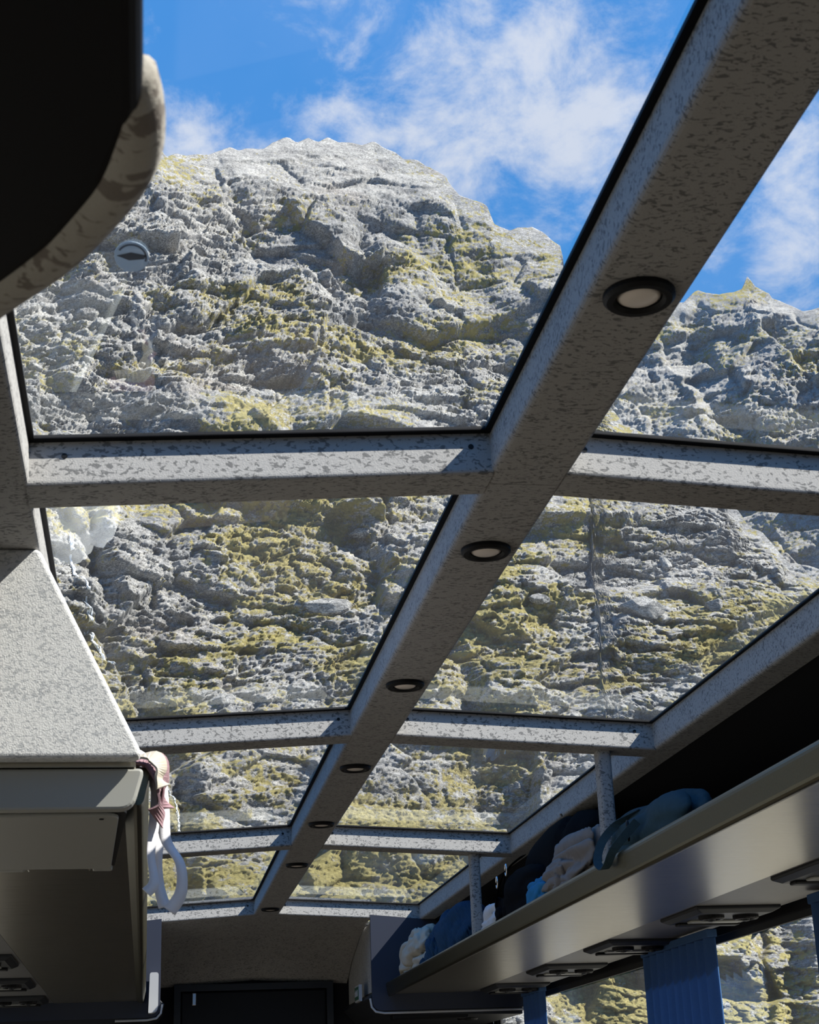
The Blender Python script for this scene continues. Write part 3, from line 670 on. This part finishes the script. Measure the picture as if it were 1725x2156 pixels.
# ------------------------------------------------------------------ near dark rack end above the camera
nr_ = thing('rack_end', 'dark overhead rack end with fuzzy fabric edging, close above the camera', 'luggage rack', (-0.3, 0.3, 0.5))
out = [(-0.012, -0.5), (-0.012, 0.715), (-0.018, 0.745), (-0.030, 0.792), (-0.062, 0.860), (-0.105, 0.925), (-0.25, 1.13), (-0.66, 1.6), (-0.66, -0.5)]
V, Fc = loft([[(x, y, 0.497) for x, y in out], [(x, y, 0.535) for x, y in out]]); mesh('shell', V, Fc, MATS['shell_black'], nr_, bevel=0.010, seg=4)
path = spline([(-0.022, 0.706, 0.520), (-0.016, 0.735, 0.512), (-0.019, 0.775, 0.508), (-0.036, 0.822, 0.508), (-0.068, 0.884, 0.508), (-0.115, 0.950, 0.508), (-0.25, 1.145, 0.508), (-0.62, 1.58, 0.508)], 60)
V, Fc = tube(path, np.concatenate([[0.004, 0.011], np.full(58, 0.0165)]), 14); mesh('fabric_edging', V, Fc, MATS['fabric_trim'], nr_, smooth=True)

# ------------------------------------------------------------------ downlights
lampn = ['nearest and largest', 'second', 'third', 'fourth', 'fifth', 'sixth', 'farthest and smallest']
for k, y in enumerate([1.5147 + 0.8652 * i for i in range(6)] + [7.16]):
    t = thing('downlight', 'round black downlight under the ridge beam, %s from the camera' % lampn[k], 'light', (XC, y, ZB), 'downlights along the ridge beam')
    ro = 0.041
    V, Fc = lathe([(ro, ZB - 0.0005), (ro, ZB - 0.006), (ro - .004, ZB - 0.010), (0.030, ZB - 0.010), (0.026, ZB - 0.006), (0.026, ZB - 0.001)], 40, XC, y)
    mesh('bezel', V, [f[::-1] for f in Fc], MATS['black_plastic'], t)
    V, Fc = lathe([(0.0255, ZB - 0.004), (0.02, ZB - 0.0075), (0.01, ZB - 0.009), (0.0, ZB - 0.0093)], 32, XC, y)
    mesh('lens', V, [f[::-1] for f in Fc], MATS['lens'], t, smooth=True)

# ------------------------------------------------------------------ round sticker on the near left roof pane
zs = zg(-0.033) - 0.0008
st = thing('sticker', 'small round pale blue sticker on the near left roof pane', 'sticker', (-0.033, 1.553, zs - 0.001))
def stm(name, col, a):
    m = bpy.data.materials.new(name); m.use_nodes = True; n = m.node_tree; b = n.nodes['Principled BSDF']; b.inputs['Base Color'].default_value = (*col, 1); b.inputs['Alpha'].default_value = a; b.inputs['Roughness'].default_value = .6
    MATS[name] = m; return m
stm('sticker_pale', (0.42, 0.55, 0.70), 0.75); stm('sticker_dark', (0.06, 0.08, 0.12), 0.85)
def disc(rx, ry, cx, cy, z0, z1, n=28, a0=0, a1=6.2832):
    an = np.linspace(a0, a1, n, endpoint=False); return loft([[(cx + rx * math.cos(a), cy + ry * math.sin(a), z) for a in an] for z in (z0, z1)])
V, Fc = disc(0.019, 0.033, -0.033, 1.553, zs - 0.0006, zs); mesh('backing', V, Fc, MATS['sticker_pale'], st)
an = list(np.linspace(-2.6, 0.3, 20)); V, Fc = loft([[(-0.033 + r * 0.019 * math.cos(a), 1.553 + r * 0.033 * math.sin(a), zs - 0.0009) for a in (an if r > .8 else an)] for r in (0.88, 0.76)], cap=False, closed=False)
mesh('printed_ring', V, Fc, MATS['sticker_dark'], st)
V, Fc = loft([[(-0.049, 1.551, zs - .0009), (-0.036, 1.560, zs - .0009), (-0.020, 1.556, zs - .0009), (-0.017, 1.548, zs - .0009), (-0.034, 1.543, zs - .0009)], [(-0.049, 1.551, zs - .0006), (-0.036, 1.560, zs - .0006), (-0.020, 1.556, zs - .0006), (-0.017, 1.548, zs - .0006), (-0.034, 1.543, zs - .0006)]])
mesh('printed_emblem', V, Fc, MATS['sticker_dark'], st)

# ------------------------------------------------------------------ curtains
def curtain(y0, y1, npl, label, seed, x=1.715, m='curtain_blue'):
    t = thing('curtain', label, 'curtain', (x, (y0 + y1) / 2, -0.35), 'pleated blue curtains at the right windows')
    rng = np.random.RandomState(seed); n = npl * 8 + 1; ys = np.linspace(y0, y1, n); ph = np.cumsum(rng.uniform(.75, 1.25, n)) * 2 * math.pi / 8
    rings = []
    for z in (0.478, 0.44, 0.3, 0.1, -0.1, -0.34):
        a = 0.012 + 0.010 * (0.478 - z); rings.append([(x - 0.012 + a * math.sin(p), y + 0.006 * math.sin(2 * p) * (0.478 - z), z) for y, p in zip(ys, ph)])
    V = []; Fc = []
    for s in (0, 0.003):
        o = len(V); V += [(px - s, py, pz) for r_ in rings for px, py, pz in r_]
        for i in range(len(rings) - 1):
            for j in range(n - 1):
                q = (o + i * n + j, o + i * n + j + 1, o + (i + 1) * n + j + 1, o + (i + 1) * n + j); Fc.append(q if s else q[::-1])
    mesh('drape', V, Fc, MATS[m], t, smooth=True)
    box('hem_band', x - 0.03, x + 0.004, y0, y1, 0.455, 0.480, MATS[m], t, bevel=0.004)
curtain(4.76, 5.46, 9, 'pleated blue curtain between the two large right windows', 3)
curtain(6.98, 7.34, 5, 'narrow blue curtain at the far right window below the rack end', 4)
curtain(3.70, 3.97, 4, 'blue curtain cut off by the right edge of the photo', 5)

# ------------------------------------------------------------------ things on the racks
def blob(name, c, rad, mname, seed, fold=0.25, freq=3.0, parent=None, power=2.4, flat=None, dir_=(1, 1, 1), nu=72, nv=44):
    th = np.linspace(0, 2 * math.pi, nu, endpoint=False); ph = np.linspace(-math.pi / 2, math.pi / 2, nv)
    V = []
    def sp(v): return np.sign(v) * np.abs(v) ** (2 / power)
    T, Pp = np.meshgrid(th, ph); D = np.stack([sp(np.cos(Pp)) * sp(np.cos(T)), sp(np.cos(Pp)) * sp(np.sin(T)), sp(np.sin(Pp))], -1).reshape(-1, 3)
    Q = D * np.array(dir_) * freq + seed * 3.7
    w = np.stack([vn3(Q * 0.7 + 5, seed + 1), vn3(Q * 0.7 + 9, seed + 2), vn3(Q * .7 + 13, seed + 3)], -1) - 0.5
    r1 = np.minimum(np.abs(vn3(Q + w * 1.6, seed) * 2 - 1) * 1.8, 1); r2 = np.minimum(np.abs(vn3(Q * 2.1 + w * 2.5, seed + 7) * 2 - 1) * 1.8, 1)
    k = 1 + fold * (1.0 * (r1 ** 0.8) + 0.25 * (r2 ** 0.8) - 0.85)
    P = D * k[:, None] * np.array(rad) + np.array(c)
    if flat is not None: P[:, 2] = np.maximum(P[:, 2], flat)
    idx = np.arange(nv * nu).reshape(nv, nu); Fc = [(idx[i, j], idx[i, (j + 1) % nu], idx[i + 1, (j + 1) % nu], idx[i + 1, j]) for i in range(nv - 1) for j in range(nu)]
    return mesh(name, P, Fc, MATS[mname], parent, smooth=True)
SH = 0.508   # shelf top
# beige jacket
t = thing('jacket', 'crumpled beige jacket at the far end of the right rack', 'jacket', (1.21, 6.98, SH))
blob('jacket_body', (1.215, 7.02, 0.60), (0.105, 0.30, 0.13), 'cloth_cream', 3, 0.38, 1.25, t, flat=SH + .001, dir_=(2.0, .7, 1.5), nu=96, nv=60)
blob('lining', (1.165, 7.10, 0.575), (0.05, 0.16, 0.055), 'cloth_pale_blue', 5, 0.3, 1.6, t, flat=SH + .001)
blob('hood', (1.175, 7.22, 0.545), (0.055, 0.08, 0.045), 'cloth_cream', 8, 0.35, 1.6, t, flat=SH + .001)
o = blob('pouch', (1.145, 7.318, 0.535), (0.022, 0.025, 0.026), 'cloth_cyan', 11, 0.2, 1.5, flat=SH + .001); tag(o, 'tiny bright blue pouch at the far tip of the right rack', 'pouch')
# blue knit
t = thing('sweater', 'navy blue ribbed knit sweater bunched on the right rack', 'sweater', (1.22, 6.2, SH))
blob('sweater_body', (1.225, 6.30, 0.605), (0.095, 0.30, 0.135), 'knit_blue', 21, 0.30, 1.1, t, flat=SH + .001)
blob('sleeve', (1.165, 6.50, 0.580), (0.05, 0.13, 0.085), 'knit_blue', 24, 0.3, 1.4, t, flat=SH + .001)
blob('cuff', (1.14, 6.66, 0.545), (0.028, 0.05, 0.035), 'knit_blue', 26, 0.3, 1.4, t, flat=SH + .001)
# white bag
o = blob('plastic_bag', (1.155, 5.36, 0.567), (0.036, 0.17, 0.062), 'paper_white', 31, 0.4, 1.2, flat=SH + .001); tag(o, 'small crumpled white bag beside the black backpack on the right rack', 'bag')
# black backpack
t = thing('backpack', 'large black backpack on the right rack between the two posts', 'backpack', (1.27, 4.8, SH))
blob('main_compartment', (1.295, 4.70, 0.655), (0.125, 0.42, 0.15), 'bag_black', 41, 0.10, 1.3, t, power=2.8, flat=SH + .001)
blob('front_pocket', (1.20, 4.86, 0.60), (0.09, 0.26, 0.095), 'bag_black', 44, 0.15, 1.4, t, power=2.8, flat=SH + .001)
blob('side_pouch', (1.16, 5.10, 0.57), (0.05, 0.13, 0.07), 'bag_black', 47, 0.3, 1.6, t, flat=SH + .001)
V, Fc = ribbon([(1.13, 5.05, 0.70), (1.12, 5.10, 0.66), (1.115, 5.14, 0.60), (1.118, 5.12, 0.545)], (0.3, 1, 0), 0.022); mesh('strap', V, Fc, MATS['bag_black'], t)
V, Fc = ribbon([(1.16, 4.9, 0.73), (1.13, 5.0, 0.70), (1.115, 5.02, 0.63), (1.125, 4.98, 0.56)], (0.3, 1, 0), 0.022); mesh('strap', V, Fc, MATS['bag_black'], t)
for (a, b, c_) in ((1.112, 5.09, 0.672), (1.116, 4.965, 0.694)):
    V, Fc = tube([(a, b + .010 * math.cos(q), c_ + .018 * math.sin(q)) for q in np.linspace(0, 5.9, 14)], 0.0028, 6); mesh('buckle', V, Fc, MATS['chrome'], t, smooth=True)
V, Fc = tube([(1.20, 4.55, 0.792), (1.192, 4.53, 0.795), (1.185, 4.50, 0.793)], 0.004, 6); mesh('zip_pull', V, Fc, MATS['pale_plastic'], t)
# cyan pouch
o = blob('cloth_roll', (1.14, 4.62, 0.572), (0.030, 0.12, 0.05), 'cloth_cyan', 51, 0.3, 1.6, flat=SH + .001); tag(o, 'bright blue folded cloth under the crumpled grey jacket', 'cloth')
# taupe jacket
t = thing('jacket', 'crumpled grey-brown jacket beside the near post on the right rack', 'jacket', (1.2, 4.15, SH))
blob('jacket_body', (1.172, 4.27, 0.595), (0.055, 0.27, 0.092), 'cloth_taupe', 61, 0.42, 1.4, t, flat=SH + .001, dir_=(2.0, .8, 1.5), nu=96, nv=60)
blob('sleeve', (1.15, 4.36, 0.575), (0.04, 0.17, 0.06), 'cloth_taupe', 64, 0.5, 1.9, t, flat=SH + .001)
# teal bag
t = thing('shoulder_bag', 'dark teal shoulder bag with its strap looped over the rack lip', 'bag', (1.2, 3.45, SH))
blob('bag_body', (1.20, 3.62, 0.575), (0.085, 0.30, 0.088), 'cloth_teal', 71, 0.22, 1.3, t, power=2.5, flat=SH + .001)
blob('flap', (1.155, 3.76, 0.580), (0.045, 0.17, 0.060), 'cloth_teal', 74, 0.3, 1.6, t, power=2.5, flat=SH + .001)
V, Fc = ribbon([(1.15, 3.62, 0.642), (1.115, 3.68, 0.625), (1.075, 3.70, 0.585), (1.052, 3.685, 0.535), (1.050, 3.64, 0.508), (1.052, 3.605, 0.512), (1.062, 3.565, 0.545), (1.11, 3.53, 0.60)], (1, -0.25, 0.1), 0.020, 0.0022, 40)
mesh('strap', V, Fc, MATS['cloth_teal'], t)
V, Fc = tube([(1.098 + .004 * math.cos(q), 3.57 + .016 * math.cos(q), 0.585 + .022 * math.sin(q)) for q in np.linspace(0, 6.1, 16)], 0.003, 6); mesh('ring', V, Fc, MATS['black_plastic'], t, smooth=True)

# white tote with hanging straps and mauve cloth on the left rack
t = thing('tote_bag', 'white tote bag on the left rack with straps hanging over the edge in the sun', 'bag', (-0.15, 2.85, SH))
blob('bag_body', (-0.16, 2.92, 0.60), (0.11, 0.33, 0.10), 'cloth_white', 81, 0.25, 1.4, t, flat=SH + .001)
def st_(pts, w, tw=0.5):
    V, Fc = ribbon(pts, (1.0, 0.3, 0.0), w, 0.0016, 44, tw); mesh('strap', V, Fc, MATS['cloth_white'], t, smooth=True)
st_([(-0.06, 2.66, 0.59), (-0.015, 2.66, 0.565), (0.012, 2.66, 0.535), (0.020, 2.655, 0.48), (0.026, 2.66, 0.43), (0.050, 2.66, 0.39), (0.052, 2.665, 0.345), (0.034, 2.665, 0.315)], 0.022)
st_([(-0.06, 2.70, 0.585), (-0.012, 2.70, 0.560), (0.014, 2.70, 0.525), (0.022, 2.70, 0.47), (0.014, 2.695, 0.415), (0.016, 2.70, 0.365), (0.026, 2.69, 0.325)], 0.020)
st_([(-0.06, 2.63, 0.585), (-0.010, 2.63, 0.555), (0.008, 2.63, 0.51), (0.006, 2.62, 0.45), (0.002, 2.615, 0.40), (0.008, 2.61, 0.355), (-0.004, 2.605, 0.338)], 0.018)
t = thing('scarf', 'crumpled mauve cloth hanging over the left rack lip above the white straps', 'cloth', (0.0, 2.6, 0.5))
V, Fc = ribbon([(-0.05, 2.61, 0.548), (-0.01, 2.60, 0.552), (0.006, 2.595, 0.545), (0.013, 2.59, 0.515), (0.012, 2.59, 0.49), (0.017, 2.59, 0.468), (0.008, 2.588, 0.452)], (0.55, 1, 0.1), 0.055, 0.004, 30, 0.5); mesh('fold', V, Fc, MATS['cloth_mauve'], t, smooth=False, bevel=0.001)
V, Fc = ribbon([(-0.04, 2.57, 0.545), (0.0, 2.565, 0.550), (0.014, 2.56, 0.53), (0.012, 2.56, 0.512), (0.019, 2.56, 0.498)], (0.8, 1, 0.1), 0.034, 0.004, 24, 0.4); mesh('fold', V, Fc, MATS['cloth_cream'], t, bevel=0.001)
V, Fc = ribbon([(-0.03, 2.62, 0.547), (0.004, 2.62, 0.545), (0.022, 2.62, 0.525), (0.020, 2.62, 0.500), (0.026, 2.62, 0.474)], (0.6, 1, -0.2), 0.04, 0.004, 24, 0.6); mesh('fold', V, Fc, MATS['cloth_mauve'], t, bevel=0.001)
